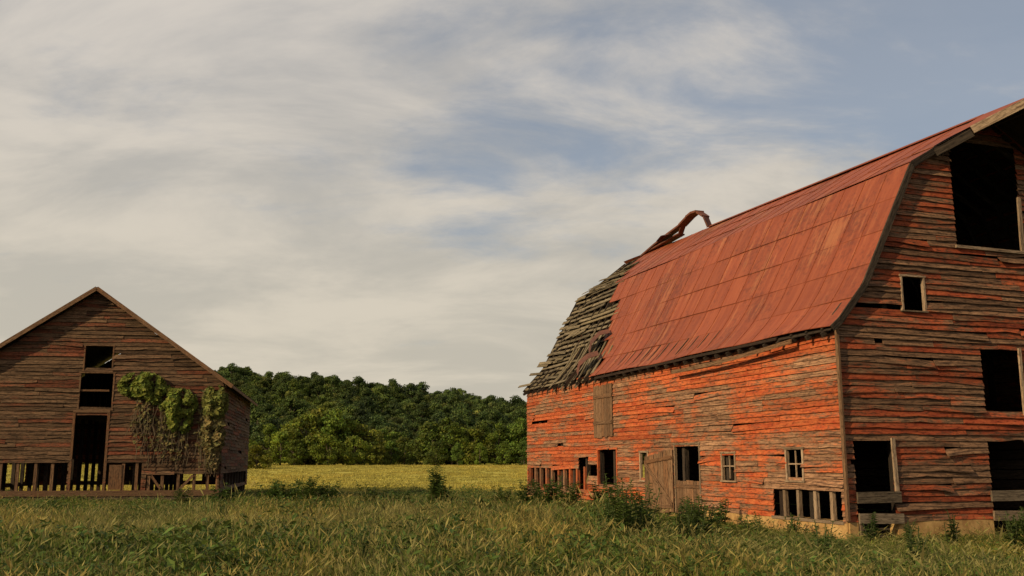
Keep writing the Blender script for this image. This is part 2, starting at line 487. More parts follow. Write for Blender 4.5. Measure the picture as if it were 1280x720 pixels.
# torn metal flaps and lifted ridge timber
mb = MB()
def strip(pts, w, axis, mi=0):
    pts = [Vector(p) for p in pts]; ax = Vector(axis).normalized()*w/2
    for i in range(len(pts)-1):
        for o in (0, .012):
            oo = Vector((0, 0, o))
            mb.quad([pts[i]-ax+oo, pts[i]+ax+oo, pts[i+1]+ax+oo, pts[i+1]-ax+oo], [(0, i*.3), (.3, i*.3), (.3, i*.3+.3), (0, i*.3+.3)], (.5, R.random()*.6, .5), mi)
zz = zr(15)
mb.plank((4.62, 18.7, zz+.0), (4.5, 14.9, zz+.50), .30, .07, mi=1, seg=3, bend=-.04)
mb.plank((4.5, 15.0, zz+.48), (4.5, 14.3, zz+.68), .36, .08, mi=1, seg=2)
mb.plank((4.5, 14.4, zz+.67), (4.5, 13.6, zz+.70), .38, .08, mi=1, seg=2, bend=-.05)
mb.plank((4.5, 13.7, zz+.72), (4.55, 13.25, zz+.42), .34, .07, mi=1, seg=2)
mb.plank((4.55, 13.3, zz+.46), (4.62, 13.1, zz-.02), .3, .06, mi=1)
mb.plank((4.66, 18.0, zz+.08), (4.6, 15.3, zz+.20), .34, .05, mi=1)
mb.plank((4.6, 15.4, zz+.14), (4.52, 14.9, zz+.52), .2, .06, mi=1)
strip([(4.5, 17.0, zz+.3), (4.3, 16.2, zz+.34), (4.2, 15.6, zz+.22)], .3, (1, .1, .35), 1)
strip([(.3, 13.9, 5.6), (.0, 14.2, 5.5), (-.2, 14.5, 5.25), (-.25, 14.6, 4.9)], .5, (.3, 1, .5), 1)
strip([(1.0, 14.4, 6.5), (.75, 14.8, 6.45), (.55, 15.1, 6.15), (.5, 15.2, 5.8)], .45, (.3, 1, .5), 1)
mb.obj('torn_roof_metal', [M_roof, M_rust], barn)

# eaves, corner board
mb = MB()
m = .2
while m < L:
    mb.plank((-.26, m, 4.52+R.uniform(-.02, .02)), (.1, m, 4.72), .06, .1)
    m += .58
mb.plank((-.235, 2.0, 4.66), (-.235, 13.0, 4.60), .03, .07, seg=6)
mb.obj('eaves', M_dark, barn)
mb = MB()
mb.plank((-.30, 1.3, 4.52), (-.32, 7.2, 4.30), .035, .1, up=(-.2, 0, 1), seg=5, bend=.05)
mb.plank((-.06, -.07, .45), (-.06, -.07, 4.72), .1, .05, up=(1, 0, 0))
mb.obj('corner_board', M_brown, barn)
# trims
mb = MB()
for o in (side_op[1], side_op[2], side_op[4]): frame(mb, P_side, o, .06, d=.055)
frame(mb, P_side, side_op[3], .06, sill=False)
frame(mb, P_front, front_op[3], .045, d=.06); frame(mb, P_front, front_op[7], .045, d=.06)
for o in (side_op[1], side_op[2]):
    a, b, c, e = o; mu = (a+b)/2; mz = (c+e)/2
    mb.box((-.01, mu-.015, c), (.02, mu+.015, e)); mb.box((-.012, a, mz-.015), (.016, b, mz+.015))
for u in (.55, 1.15, 1.8, 2.35): mb.box((-.0, u-.05, .3), (.09, u+.05, 1.12))
mb.box((-.05, .1, .36), (.1, 2.85, .43))
mb.obj('window_trim', M_tan, barn)
mb = MB()
frame(mb, P_side, side_op[5], .07, sill=True)
u = 14.6
while u < 20.5:
    mb.box((-.02, u-.07, .3), (.09, u+.07, 1.55)); u += R.uniform(.55, .75)
mb.box((-.03, 14.2, .62), (.08, 20.6, .74))
mb.obj('low_posts', M_side, barn)
mb = MB()
for (a, b) in ((.2, 1.36), (3.9, 5.35), (7.5, 8.8)):
    mb.plank((a, -.09, .94), (b, -.09, .95), .05, .24, seg=2); mb.plank((a+.02, -.09, .50), (b+.03, -.09, .48), .05, .22, seg=2)
mb.plank((.28, -.05, 0), (.27, -.05, .6), .08, .06)
mb.obj('door_rails', M_grey, barn)
mb = MB()
mb.plank((1.30, -.06, .9), (1.27, -.06, 2.24), .09, .05, up=(0, 1, 0)); mb.plank((5.15, -.06, 2.8), (5.16, -.06, 4.4), .07, .05, up=(0, 1, 0))
mb.plank((5.56, -.06, 6.75), (5.60, -.06, 8.2), .1, .05, up=(0, 1, 0)); mb.plank((3.5, -.07, 6.8), (5.8, -.07, 6.78), .05, .07)
mb.plank((5.25, -.06, .9), (5.24, -.06, 2.24), .09, .05, up=(0, 1, 0))
mb.obj('gable_jambs', M_tan, barn)
# doors
mb = MB()
for k in range(7):
    u = 6.32+k*.197; mb.box((-.02, u, .22+R.uniform(0, .03)), (.005, u+.185, 1.18+R.uniform(-.02, .02)))
mb.box((-.045, 6.32, .98), (-.021, 7.68, 1.08)); mb.box((-.045, 6.32, .35), (-.021, 7.68, .45))
for k in range(7):
    u = 12.02+k*.225; mb.box((-.06, u, 2.55+R.uniform(-.04, .04)), (-.035, u+.21, 4.36+R.uniform(-.05, .05)))
mb.box((-.085, 12.02, 3.0), (-.061, 13.58, 3.12)); mb.box((-.085, 12.02, 3.9), (-.061, 13.58, 4.02))
mb.obj('board_doors', M_brown, barn)
mb = MB()
h = Vector((-.08, 7.78, 0)); dr = Vector((-.30, 1.0, 0)).normalized()
for k in range(6):
    p = h+dr*(k*.2+.09); z0 = .28-.03*k; z1 = 2.08-.04*k
    mb.plank(p+Vector((0, 0, z0)), p+Vector((0, 0, z1)), .192, .025, up=dr.cross(Vector((0, 0, 1))))
n = dr.cross(Vector((0, 0, 1)))*-1
if n.x > 0: n = -n
for (a, b) in (((0.02, .45), (1.18, .36)), ((.02, 1.85), (1.18, 1.7)), ((.05, .5), (1.15, 1.65))):
    mb.plank(h+dr*a[0]+n*.03+Vector((0, 0, a[1])), h+dr*b[0]+n*.03+Vector((0, 0, b[1])), .1, .025, up=n)
mb.obj('door_leaf', M_brown, barn)

# ============================================================ LEFT BARN
W2, L2 = 10.92, 13.5
lb = empty('weathered_gable_barn', (-23.29, 40.02, 0), math.atan2(.1814, .9834))
LROT = math.atan2(.1814, .9834)
AP = 9.05; EV = 5.2
def lh2(z):
    if z <= EV-.08: return (0.02, W2-.02)
    q = (z+.08-EV)/(AP-EV)*(W2/2); return (min(q, W2/2-.02), max(W2-q, W2/2+.02))
def sw(w): return W2-w
f2 = [(sw(5.8), sw(4.7), 5.6, 6.62), (sw(5.9), sw(4.6), 3.97, 5.45), (sw(6.0), sw(4.72), .55, 3.75),
      (sw(10.7), sw(6.15), .58, 1.68), (sw(4.6), sw(3.2), .58, 1.68), (sw(3.0), sw(.1), .58, 1.2)]
P2f = lambda u, z, d: Vector((u, -d, z)); P2r = lambda u, z, d: Vector((W2+d, u, z))
P2l = lambda u, z, d: Vector((-d, u, z)); P2b = lambda u, z, d: Vector((u, L2+d, z))
mb = MB(); clap_wall(mb, P2f, .55, AP-.1, lh2, f2, .165, 1.9, .02, .16, 4.0)
mb.obj('front_wall', M_left, lb)
mb = MB()
clap_wall(mb, P2r, .5, EV, lambda z: (0, L2), [(1.0, 12.5, .6, 1.3)], .15, 1.5, .02, .05, 4, .8)
clap_wall(mb, P2l, .5, EV, lambda z: (0, L2), [(3, 5, 3, 4.5), (8, 11, .6, 2.5)], .2, 1, .01, .02, 5, 1.5)
clap_wall(mb, P2b, .5, AP-.1, lh2, [(5.0, 6.2, 3.4, 5.6), (7.5, 8.5, .6, 2), (2, 3, .6, 1.6)], .2, 1, .01, .02, 5, 1.5)
mb.obj('rear_walls', M_left, lb)
mb = MB()
ov = .35
for sg in (0, 1):
    for k in range(8):
        for j in range(18):
            q0, q1 = k/8, (k+1)/8
            y0 = -.4+(L2+.8)*j/18; y1 = -.4+(L2+.8)*(j+1)/18
            x0 = -ov+(W2/2+ov)*q0; x1 = -ov+(W2/2+ov)*q1
            sl = (AP-EV)/(W2/2)
            zz0 = AP-sl*(W2/2-x0)+.10; zz1 = AP-sl*(W2/2-x1)+.08
            a, b, c, d = Vector((x0, y0, zz0)), Vector((x1, y0, zz1)), Vector((x1, y1, zz1)), Vector((x0, y1, zz0))
            pts = [a, b, c, d]
            if sg: pts = [Vector((W2-p.x, p.y, p.z)) for p in pts]
            cc = (.5, R.random(), .5)
            mb.quad(pts, [(0, 0), (0, 1), (1, 1), (1, 0)], cc)
            dn = Vector((0, 0, -.05))
            mb.quad([p+dn for p in pts], [(0, 0), (0, 1), (1, 1), (1, 0)], (.2, .1, .2))
mb.obj('roof', M_roof2, lb)
mb = MB(); sl = (AP-EV)/(W2/2)
for sg in (-1, 1):
    e = Vector((W2/2+sg*(W2/2+.38), -.42, AP-sl*(W2/2+.38)+.0)); t = Vector((W2/2, -.42, AP+.02))
    mb.plank(e, t, .04, .17, seg=4)
    e2 = e.copy(); mb.plank(e2+Vector((0, .02, 0)), e2+Vector((0, L2+.8, 0)), .04, .13, seg=6)
    for k in range(20): 
        y = -.2+k*.7
        if y < L2: mb.plank((W2/2+sg*(W2/2+.33), y, EV-.22), (W2/2+sg*(W2/2-.4), y, EV+.2), .06, .1)
mb.obj('rake_boards', M_brown, lb)
mb = MB()
frame(mb, P2f, f2[0], .06); frame(mb, P2f, f2[1], .06)
a, b = f2[2][0], f2[2][1]
mb.box((a-.1, -.06, .3), (a, .03, 3.85)); mb.box((b, -.06, .3), (b+.1, .03, 3.85)); mb.box((a-.1, -.07, 3.78), (b+.1, .03, 3.9))
mb.box((a+.02, .0, 4.68), (b-.02, .05, 4.76))
mb.obj('window_trim', M_brown, lb)
mb = MB()
mb.box((0, -.07, .30), (W2, .06, .54))
for w in (10.6, 9.9, 8.75, 8.1, 7.4, 6.75, 3.95, 3.4, 2.9, 2.35, 1.7, 1.05, .5, .1):
    zt = 1.7 if w > 3.1 else 1.22
    mb.box((sw(w)-.06, .0, .54), (sw(w)+.06, .1, zt))
mb.plank((sw(10.5), -.03, 1.6), (sw(9.3), -.03, .6), .03, .1); mb.plank((sw(9.4), .03, 1.6), (sw(8.8), .03, .6), .03, .1)
mb.plank((sw(2.8), -.03, 1.15), (sw(2.4), -.03, .6), .03, .1); mb.plank((sw(1.6), -.03, .6), (sw(1.1), -.03, 1.15), .03, .1)
mb.box((sw(4.5), -.03, .56), (sw(3.98), .0, 1.6))
mb.obj('sill_and_studs', M_brown, lb)
mb = MB()
mb.box((0.05, 0.08, -.2), (W2-.05, L2, .05)); mb.box((.1, .5, 3.8), (4.6, L2-.1, 3.9)); mb.box((6.4, .5, 3.8), (W2-.1, L2-.1, 3.9))
mb.box((0, -.03, -.3), (W2, .2, .3)); 
mb.obj('floors', M_floor, lb)
mb = MB()
for i in range(10):
    for s in (.1, 3.5, 7.4, W2-.1): mb.box((s-.08, .2+i*1.4, 0), (s+.08, .36+i*1.4, EV-.1 if s < 1 or s > 10 else 6.5))
mb.box((.1, .1, 3.65), (W2-.1, .25, 3.8))
mb.obj('framing', M_dark, lb)

# vine on left barn
def leafcol(base, j=.35):
    k = 1+R.uniform(-j, j); return (base[0]*k*(1+R.uniform(-.15, .2)), base[1]*k, base[2]*k)
def add_leaf(mb, p, sz, n=None, col=(.06, .1, .02), asp=1.5):
    e = Euler((R.uniform(0, 6.28), R.uniform(0, 6.28), R.uniform(0, 6.28)))
    if n is None: M = e.to_matrix()
    else:
        nn = (Vector(n)+Vector((R.gauss(0, .45), R.gauss(0, .45), R.gauss(0, .45)))).normalized()
        M = nn.to_track_quat('Z', 'Y').to_matrix() @ Matrix.Rotation(R.uniform(0, 6.28), 3, 'Z')
    a = sz*asp*.5; b = sz*.5
    pts = [M @ Vector(v)+p for v in ((-a, 0, 0), (-.1*a, -b, b*.2), (a, 0, -.1*a), (-.1*a, b, b*.2))]
    mb.quad(pts, [(0, 0), (1, 0), (1, 1), (0, 1)], col)
mb = MB()
def blob(cx, cz, rx, rz, depth, n, colr):
    for i in range(n):
        a = R.uniform(0, 6.28); r = math.sqrt(R.random())
        px = cx+math.cos(a)*r*rx; pz = cz+math.sin(a)*r*rz
        f = fr(px*3.3+31)+mnoise.noise(Vector((px*2.8, 2, pz*2.8)))
        if f < -.25-.3*(1-r): continue
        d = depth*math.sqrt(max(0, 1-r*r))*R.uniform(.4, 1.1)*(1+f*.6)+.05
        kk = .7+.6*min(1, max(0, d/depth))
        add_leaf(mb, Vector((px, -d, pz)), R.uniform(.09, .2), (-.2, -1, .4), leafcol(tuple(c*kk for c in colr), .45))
G1 = (.115, .135, .02); G2 = (.115, .12, .026)
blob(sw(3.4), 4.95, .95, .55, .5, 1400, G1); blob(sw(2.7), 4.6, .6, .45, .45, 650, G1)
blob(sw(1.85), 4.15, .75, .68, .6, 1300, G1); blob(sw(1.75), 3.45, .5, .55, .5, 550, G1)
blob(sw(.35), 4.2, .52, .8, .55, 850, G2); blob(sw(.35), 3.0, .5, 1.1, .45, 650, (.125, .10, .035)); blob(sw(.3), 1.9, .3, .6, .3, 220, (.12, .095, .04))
for i in range(110):
    x = R.choice([R.uniform(sw(3.8), sw(2.2)), R.uniform(sw(2.4), sw(1.2)), R.uniform(sw(.9), sw(-.1))]); z = R.uniform(3.6, 4.8); l = R.uniform(.8, 2.6)
    if x > sw(1): l += .6
    pts = [Vector((x, -.12-R.uniform(0, .15), z))]
    for k in range(6): pts.append(pts[-1]+Vector((R.uniform(-.12, .12), R.uniform(-.03, .03), -l/6)))
    for k in range(6):
        mb.plank(pts[k], pts[k+1], .02, .02, col=(.15, .11, .065))
        if R.random() < .35:
            for q in range(3): add_leaf(mb, pts[k]+Vector((R.gauss(0, .06), -.05, R.gauss(0, .06))), R.uniform(.07, .14), (0, -1, .3), leafcol((.12, .10, .035)))
v = mb.obj('climbing_vine', M_vine); v.location = lb.location; v.rotation_euler = lb.rotation_euler

# ============================================================ TERRAIN
HX = [(-600, 30), (-250, 33), (-150, 31), (-108, 28.5), (-66, 24), (-38, 21), (-22, 19), (5, 15), (60, 9), (150, 5), (600, 12)]
def sm(a, b, x):
    t = min(1, max(0, (x-a)/(b-a))); return t*t*(3-2*t)
def gz(x, y):
    h = 1.25*sm(55, 150, y)
    for (a, b), (c, d) in zip(HX, HX[1:]):
        if a <= x <= c: hh = b+(d-b)*(x-a)/(c-a); break
    else: hh = 12
    h += hh*sm(165, 385, y)*(1-.6*sm(430, 900, y))
    h += 1.5*mnoise.noise(Vector((x*.02, y*.02, 0)))*sm(170, 260, y)
    if y < 60: h += .05*mnoise.noise(Vector((x*.3, y*.3, 0)))
    return h
def axis(vals):
    out = []
    for a, b, st in vals:
        n = int(round((b-a)/st)); out += [a+(b-a)*i/n for i in range(n)]
    out.append(vals[-1][1]); return out
xs = axis([(-2500, -400, 150), (-400, -60, 20), (-60, 40, 2.5), (40, 400, 20), (400, 2500, 150)])
ys = axis([(-300, 0, 30), (0, 60, 2), (60, 200, 5), (200, 450, 12), (450, 3500, 150)])
vv = [(x, y, gz(x, y)) for y in ys for x in xs]; nx = len(xs)
ff = [(j*nx+i, j*nx+i+1, (j+1)*nx+i+1, (j+1)*nx+i) for j in range(len(ys)-1) for i in range(nx-1)]
me = bpy.data.meshes.new('ground'); me.from_pydata(vv, [], ff); me.polygons.foreach_set('use_smooth', [True]*len(ff))
go = bpy.data.objects.new('ground', me); COL.objects.link(go)
m, nt, b, out = new_mat('ground_soil_and_grass')
g = nd(nt, 'ShaderNodeNewGeometry').outputs['Position']
n1 = noise_n(nt, g, .05, 5, .6); n2 = noise_n(nt, g, 2.5, 6, .7)
sepn = nd(nt, 'ShaderNodeSeparateXYZ'); nt.links.new(g, sepn.inputs[0])
near = mixc(nt, n2, (.03, .035, .010), (.075, .07, .022)); far = mixc(nt, mrange(nt, n1, .35, .65), (.33, .285, .055), (.45, .375, .08))
nt.links.new(mixc(nt, mrange(nt, sepn.outputs[1], 38, 60), near, far), b.inputs['Base Color'])
b.inputs['Roughness'].default_value = 1; b.inputs['Specular IOR Level'].default_value = .05
bump(nt, b, n2, .8, .1)
me.materials.append(m)

# ============================================================ SCATTER
def scatter(name, objs, pts):
    c = bpy.data.collections.new(name+'_source')
    for o in objs: c.objects.link(o)
    n = len(pts); me = bpy.data.meshes.new(name)
    me.from_pydata([p[0] for p in pts], [], [])
    a = me.attributes.new('rot', 'FLOAT_VECTOR', 'POINT'); a.data.foreach_set('vector', np.array([p[1] for p in pts], dtype=np.float32).ravel())
    a = me.attributes.new('scl', 'FLOAT_VECTOR', 'POINT'); a.data.foreach_set('vector', np.array([p[2] for p in pts], dtype=np.float32).ravel())
    a = me.attributes.new('idx', 'INT', 'POINT'); a.data.foreach_set('value', np.array([p[3] for p in pts], dtype=np.int32))
    o = bpy.data.objects.new(name, me); COL.objects.link(o)
    ng = bpy.data.node_groups.new(name+'_nodes', 'GeometryNodeTree')
    ng.interface.new_socket('Geometry', in_out='INPUT', socket_type='NodeSocketGeometry')
    ng.interface.new_socket('Geometry', in_out='OUTPUT', socket_type='NodeSocketGeometry')
    gi = ng.nodes.new('NodeGroupInput'); gout = ng.nodes.new('NodeGroupOutput')
    iop = ng.nodes.new('GeometryNodeInstanceOnPoints'); ci = ng.nodes.new('GeometryNodeCollectionInfo')
    ci.inputs['Collection'].default_value = c; ci.inputs['Separate Children'].default_value = True; ci.inputs['Reset Children'].default_value = True
    def na(nm, t):
        x = ng.nodes.new('GeometryNodeInputNamedAttribute'); x.data_type = t; x.inputs['Name'].default_value = nm
        return x.outputs['Attribute']
    er = ng.nodes.new('FunctionNodeEulerToRotation')
    lk = ng.links.new
    lk(gi.outputs[0], iop.inputs['Points']); lk(ci.outputs[0], iop.inputs['Instance'])
    iop.inputs['Pick Instance'].default_value = True
    lk(na('idx', 'INT'), iop.inputs['Instance Index']); lk(na('rot', 'FLOAT_VECTOR'), er.inputs[0]); lk(er.outputs[0], iop.inputs['Rotation'])
    lk(na('scl', 'FLOAT_VECTOR'), iop.inputs['Scale']); lk(iop.outputs[0], gout.inputs[0])
    md = o.modifiers.new('scatter', 'NODES'); md.node_group = ng
    return o

# grass tufts
def tuft(name, n, rad, h, wid, base, tip, heads=.2, lean=.35, mat=None, headc=(.22, .195, .065), dry=.06):
    mb = MB()
    for i in range(n):
        a = R.uniform(0, 6.28); r = rad*math.sqrt(R.random()); p = Vector((math.cos(a)*r, math.sin(a)*r, 0))
        hd = R.random() < heads
        hh = h*(R.uniform(.8, 1.25) if hd else R.uniform(.35, .95)); da = R.uniform(0, 6.28); ln = hh*abs(R.gauss(0, lean)); dv = Vector((math.cos(da), math.sin(da), 0))
        aa = R.uniform(0, 6.28); ww = wid*(.5 if hd else R.uniform(.8, 1.5)); sd = Vector((math.cos(aa), math.sin(aa), 0))*ww/2
        k = R.uniform(.65, 1.35)
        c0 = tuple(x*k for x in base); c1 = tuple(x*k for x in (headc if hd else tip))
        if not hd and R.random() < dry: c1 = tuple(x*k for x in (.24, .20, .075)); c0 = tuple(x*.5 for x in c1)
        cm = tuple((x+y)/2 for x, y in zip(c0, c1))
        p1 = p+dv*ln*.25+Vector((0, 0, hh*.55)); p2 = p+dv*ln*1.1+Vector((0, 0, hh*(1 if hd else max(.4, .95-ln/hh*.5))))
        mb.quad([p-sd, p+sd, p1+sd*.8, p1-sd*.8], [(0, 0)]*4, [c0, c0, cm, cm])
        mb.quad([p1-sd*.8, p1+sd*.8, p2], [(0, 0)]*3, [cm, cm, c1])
        if hd:
            s2 = sd.normalized()*R.uniform(.006, .012); q = p1.lerp(p2, .72); q2 = p2+(p2-p1)*.12
            mb.quad([q, q.lerp(q2, .4)+s2, q2, q.lerp(q2, .4)-s2], [(0, 0)]*4, tuple(x*k*1.1 for x in headc))
    return mb.obj(name, mat, link=None)
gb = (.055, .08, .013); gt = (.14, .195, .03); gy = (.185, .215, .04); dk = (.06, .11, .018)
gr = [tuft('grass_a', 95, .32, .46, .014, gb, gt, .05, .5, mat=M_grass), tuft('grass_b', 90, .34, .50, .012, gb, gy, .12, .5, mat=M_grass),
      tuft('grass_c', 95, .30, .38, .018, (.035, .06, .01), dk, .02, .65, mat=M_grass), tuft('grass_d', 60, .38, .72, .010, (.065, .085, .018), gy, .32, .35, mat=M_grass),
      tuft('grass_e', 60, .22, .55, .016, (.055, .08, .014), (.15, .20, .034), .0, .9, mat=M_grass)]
def cover(name, n, rad, h, leaf, base):
    mb = MB()
    for i in range(n):
        a = R.uniform(0, 6.28); r = rad*math.sqrt(R.random()); z = h*R.random()*(1.1-r/rad*.6)
        add_leaf(mb, Vector((math.cos(a)*r, math.sin(a)*r, z)), leaf*R.uniform(.6, 1.3), (R.gauss(0, .5), R.gauss(0, .5), 1), leafcol(base, .4), 2.4)
    return mb.obj(name, M_weed, link=None)
gr += [cover('grass_w1', 130, .38, .6, .035, (.065, .10, .018)), cover('grass_w2', 120, .34, .55, .04, (.09, .125, .022))]
def inside(x, y, c, rot, w, l, mar=-.05):
    dx, dy = x-c[0], y-c[1]; u = dx*math.cos(rot)+dy*math.sin(rot); v_ = -dx*math.sin(rot)+dy*math.cos(rot)
    return -mar < u < w+mar and -mar < v_ < l+mar
def blocked(x, y): return inside(x, y, BA, BROT, W, L, .1) or inside(x, y, (-23.29, 40.02), LROT, W2, L2, .1)
pts = []
N = 33000
while len(pts) < N:
    y = 7+45*R.random()**1.15; x = R.uniform(-1, 1)*(y*.62+5)
    if blocked(x, y): continue
    f = mnoise.noise(Vector((x*.16, y*.1, 5)))+.6*mnoise.noise(Vector((x*.7, y*.5, 1)))
    green = f + (.4*sm(25, 31, y) if x < 3 else .0)
    if green > .3: i = R.choice([0, 2, 2, 4, 2, 5, 6, 0])
    elif green > .0: i = R.choice([0, 0, 1, 2, 4, 6, 1, 5])
    else: i = R.choice([1, 3, 0, 1, 4, 0, 6])
    s = R.uniform(.55, 1.2)*(1+.5*f)
    if R.random() < .04: s *= 1.4
    if y < 13: s *= .8
    k = 1-.55*sm(11, 16, y)*sm(1.5, 5, x)*(1 if y < 40 else 0)
    if y > 26: k = min(k, .8)
    if y > 34: k = min(k, .62)
    pts.append(((x, y, gz(x, y)-.03), (R.uniform(-.2, .2), R.uniform(-.2, .2), R.uniform(0, 6.28)), (s*1.15, s*1.15, s*k), i))
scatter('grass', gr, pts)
fg = [tuft('field_a', 60, .9, .34, .06, (.27, .24, .045), (.43, .37, .08), .0, .6, mat=M_field), tuft('field_b', 60, .9, .40, .06, (.29, .25, .05), (.47, .39, .09), .0, .6, mat=M_field)]
pts = []
while len(pts) < 14000:
    y = 50+125*R.random()**1.3; x = R.uniform(-1, 1)*(y*.55+8)
    if blocked(x, y): continue
    s = R.uniform(.6, 1.1); pts.append(((x, y, gz(x, y)-.04), (0, 0, R.uniform(0, 6.28)), (s, s, s*R.uniform(.4, .75)), R.randint(0, 1)))
scatter('field_grass', fg, pts)

# trees
def tree(name, seed, h=10, rw=4.2, n=3800, leaf=.42, base=(.045, .078, .016), K=34):
    global R
    old = R; R = random.Random(seed); mb = MB()
    def limb(p0, p1, r0, r1):
        ax = (p1-p0).normalized(); s = ax.orthogonal().normalized(); t = ax.cross(s); rr = []
        for i in range(4):
            q = i/3; c = p0.lerp(p1, q)+Vector((R.gauss(0, .05), R.gauss(0, .05), 0))*(1 if 0 < i < 3 else 0); r = r0+(r1-r0)*q
            rr.append([c+(s*math.cos(a)+t*math.sin(a))*r for a in [k*math.pi/3 for k in range(6)]])
        mb.rings(rr, [0, 1, 2, 3], (.5, .5, .5), False, 1)
    top = Vector((R.gauss(0, .3), R.gauss(0, .3), h*.7)); limb(Vector((0, 0, -.3)), top, .28, .08)
    cl = []
    for k in range(K):
        a = R.uniform(0, 6.28); q = R.random(); z = h*(.10+.84*q)
        rad = rw*math.sin(math.pi*min(1, .22+.76*q))**.7*R.uniform(.35, 1.0)
        c = Vector((math.cos(a)*rad, math.sin(a)*rad, z)); cl.append((c, R.uniform(.8, 1.7), R.uniform(.5, 1.5)))
        if k % 3 == 0: limb(Vector((0, 0, max(1, z*.55))), c, .09, .03)
    per = n//K
    for c, r, tn in cl:
        for i in range(per):
            d = Vector((R.gauss(0, 1), R.gauss(0, 1), R.gauss(0, 1))).normalized(); rr_ = r*R.uniform(.6, 1.08)
            p = c+Vector((d.x*rr_, d.y*rr_, d.z*rr_*.75))
            if p.z < .3: continue
            k_ = tn*R.uniform(.75, 1.25); col = (base[0]*k_*R.uniform(.85, 1.25), base[1]*k_, base[2]*k_)
            add_leaf(mb, p, leaf*R.uniform(.6, 1.2), d, col, 1.3)
    o = mb.obj(name, [M_leaf, M_bark], link=None); R = old; return o
trees = [tree('tree_a', 1, 10, 4.4), tree('tree_b', 2, 11, 4.0, base=(.05, .085, .018)), tree('tree_c', 3, 9, 4.6, base=(.06, .09, .02)),
         tree('tree_d', 4, 12, 3.6, base=(.038, .07, .016)), tree('tree_e', 5, 8, 4.0, base=(.07, .095, .02))]
htrees = []
for i, t in enumerate(trees):
    me2 = t.data.copy(); me2.materials[0] = M_leafh; htrees.append(bpy.data.objects.new('hill_'+t.name, me2))
th = [10.6, 11.5, 9.6, 12.6, 8.6]
pts = []
def T(px, topy, Y, wsc=1.0, idx=None):
    u = (360-topy)/1200; k = .9839-.1788*u; X = (px-640)/1200/k*Y; zt = 1.7+(.1788+.9839*u)/k*Y
    g0 = gz(X, Y); i = R.randint(0, 4) if idx is None else idx; s = (zt-g0)/th[i]
    pts.append(((X, Y, g0-.3), (0, 0, R.uniform(0, 6.28)), (s*wsc, s*wsc, s), i))
for (px, ty, Y) in [(312, 545, 120), (322, 552, 118), (338, 526, 150), (352, 535, 146), (368, 520, 152), (385, 511, 150), (403, 505, 152), (420, 507, 150), (436, 518, 152), (452, 526, 152),
                    (444, 540, 146), (410, 538, 143), (370, 545, 143), (468, 534, 175), (482, 530, 178), (496, 534, 180), (506, 542, 165), (489, 547, 160), (474, 550, 158),
                    (540, 522, 158), (553, 514, 160), (566, 524, 156), (578, 528, 160), (592, 530, 156), (606, 526, 158), (622, 522, 156), (638, 526, 158), (652, 518, 156), (668, 524, 156),
                    (545, 548, 148), (572, 550, 148), (600, 550, 148), (630, 548, 148), (655, 548, 148), (690, 530, 160), (715, 528, 160), (740, 530, 158), (300, 535, 150), (280, 530, 155),
                    (570, 488, 372)]:
    T(px, ty, Y, R.uniform(.9, 1.25))
x = 775
while x < 1700: T(x, R.uniform(522, 535), R.uniform(155, 165)); x += R.uniform(16, 28)
x = -600
while x < 265: T(x, R.uniform(515, 535), R.uniform(155, 165)); x += R.uniform(16, 28)
scatter('tree_line', trees, pts)
pts = []
y = 182
while y < 425:
    x = -300
    while x < 230:
        X = x+R.uniform(-2.6, 2.6); Y = y+R.uniform(-2.6, 2.6)
        k = X/Y
        if not (-.113 < k < -.088 and Y < 250):
            s = R.uniform(.55, 1.0)
            pts.append(((X, Y, gz(X, Y)-1.2), (0, 0, R.uniform(0, 6.28)), (s*1.1, s*1.1, s*R.uniform(.85, 1.05)), R.choice([0, 0, 1, 1, 2, 4, 4, 3])))
        x += 5.1
    y += 5.1
scatter('hill_forest', htrees, pts)

# weeds
def weed(name, seed, h, spread, nst, leaf, base=(.05, .085, .018), loc=(0, 0), bushy=1.0):
    global R
    old = R; R = random.Random(seed); mb = MB()
    for s in range(nst):
        a = R.uniform(0, 6.28); r = spread*R.random()*.5; p = Vector((math.cos(a)*r*.4, math.sin(a)*r*.4, 0))
        hh = h*R.uniform(.65, 1.0) if s else h; tip = p+Vector((math.cos(a)*r, math.sin(a)*r, hh)); mid = p.lerp(tip, .5)+Vector((R.gauss(0, .03), R.gauss(0, .03), 0))
        mb.plank(p, mid, .016, .016, col=(.07, .08, .03)); mb.plank(mid, tip, .011, .011, col=(.07, .09, .03))
        nl = int(44*hh*bushy)
        for i in range(nl):
            q = R.uniform(.08, 1); c = p.lerp(mid, q*2) if q < .5 else mid.lerp(tip, q*2-1)
            da = R.uniform(0, 6.28); l = leaf*(1.25-q*.75)*R.uniform(.7, 1.2)*1.6; dv = Vector((math.cos(da), math.sin(da), R.uniform(.2, .8))).normalized()
            sd = dv.cross(Vector((0, 0, 1))).normalized()*l*.18; m1 = c+dv*l*.5; e = c+dv*l-Vector((0, 0, l*.25)); k = R.uniform(.6, 1.45)
            cc = (base[0]*k, base[1]*k, base[2]*k)
            mb.quad([c, m1-sd, e, m1+sd], [(0, 0)]*4, cc)
    o = mb.obj(name, M_weed); R = old
    o.location = (loc[0], loc[1], gz(*loc)-.02); return o
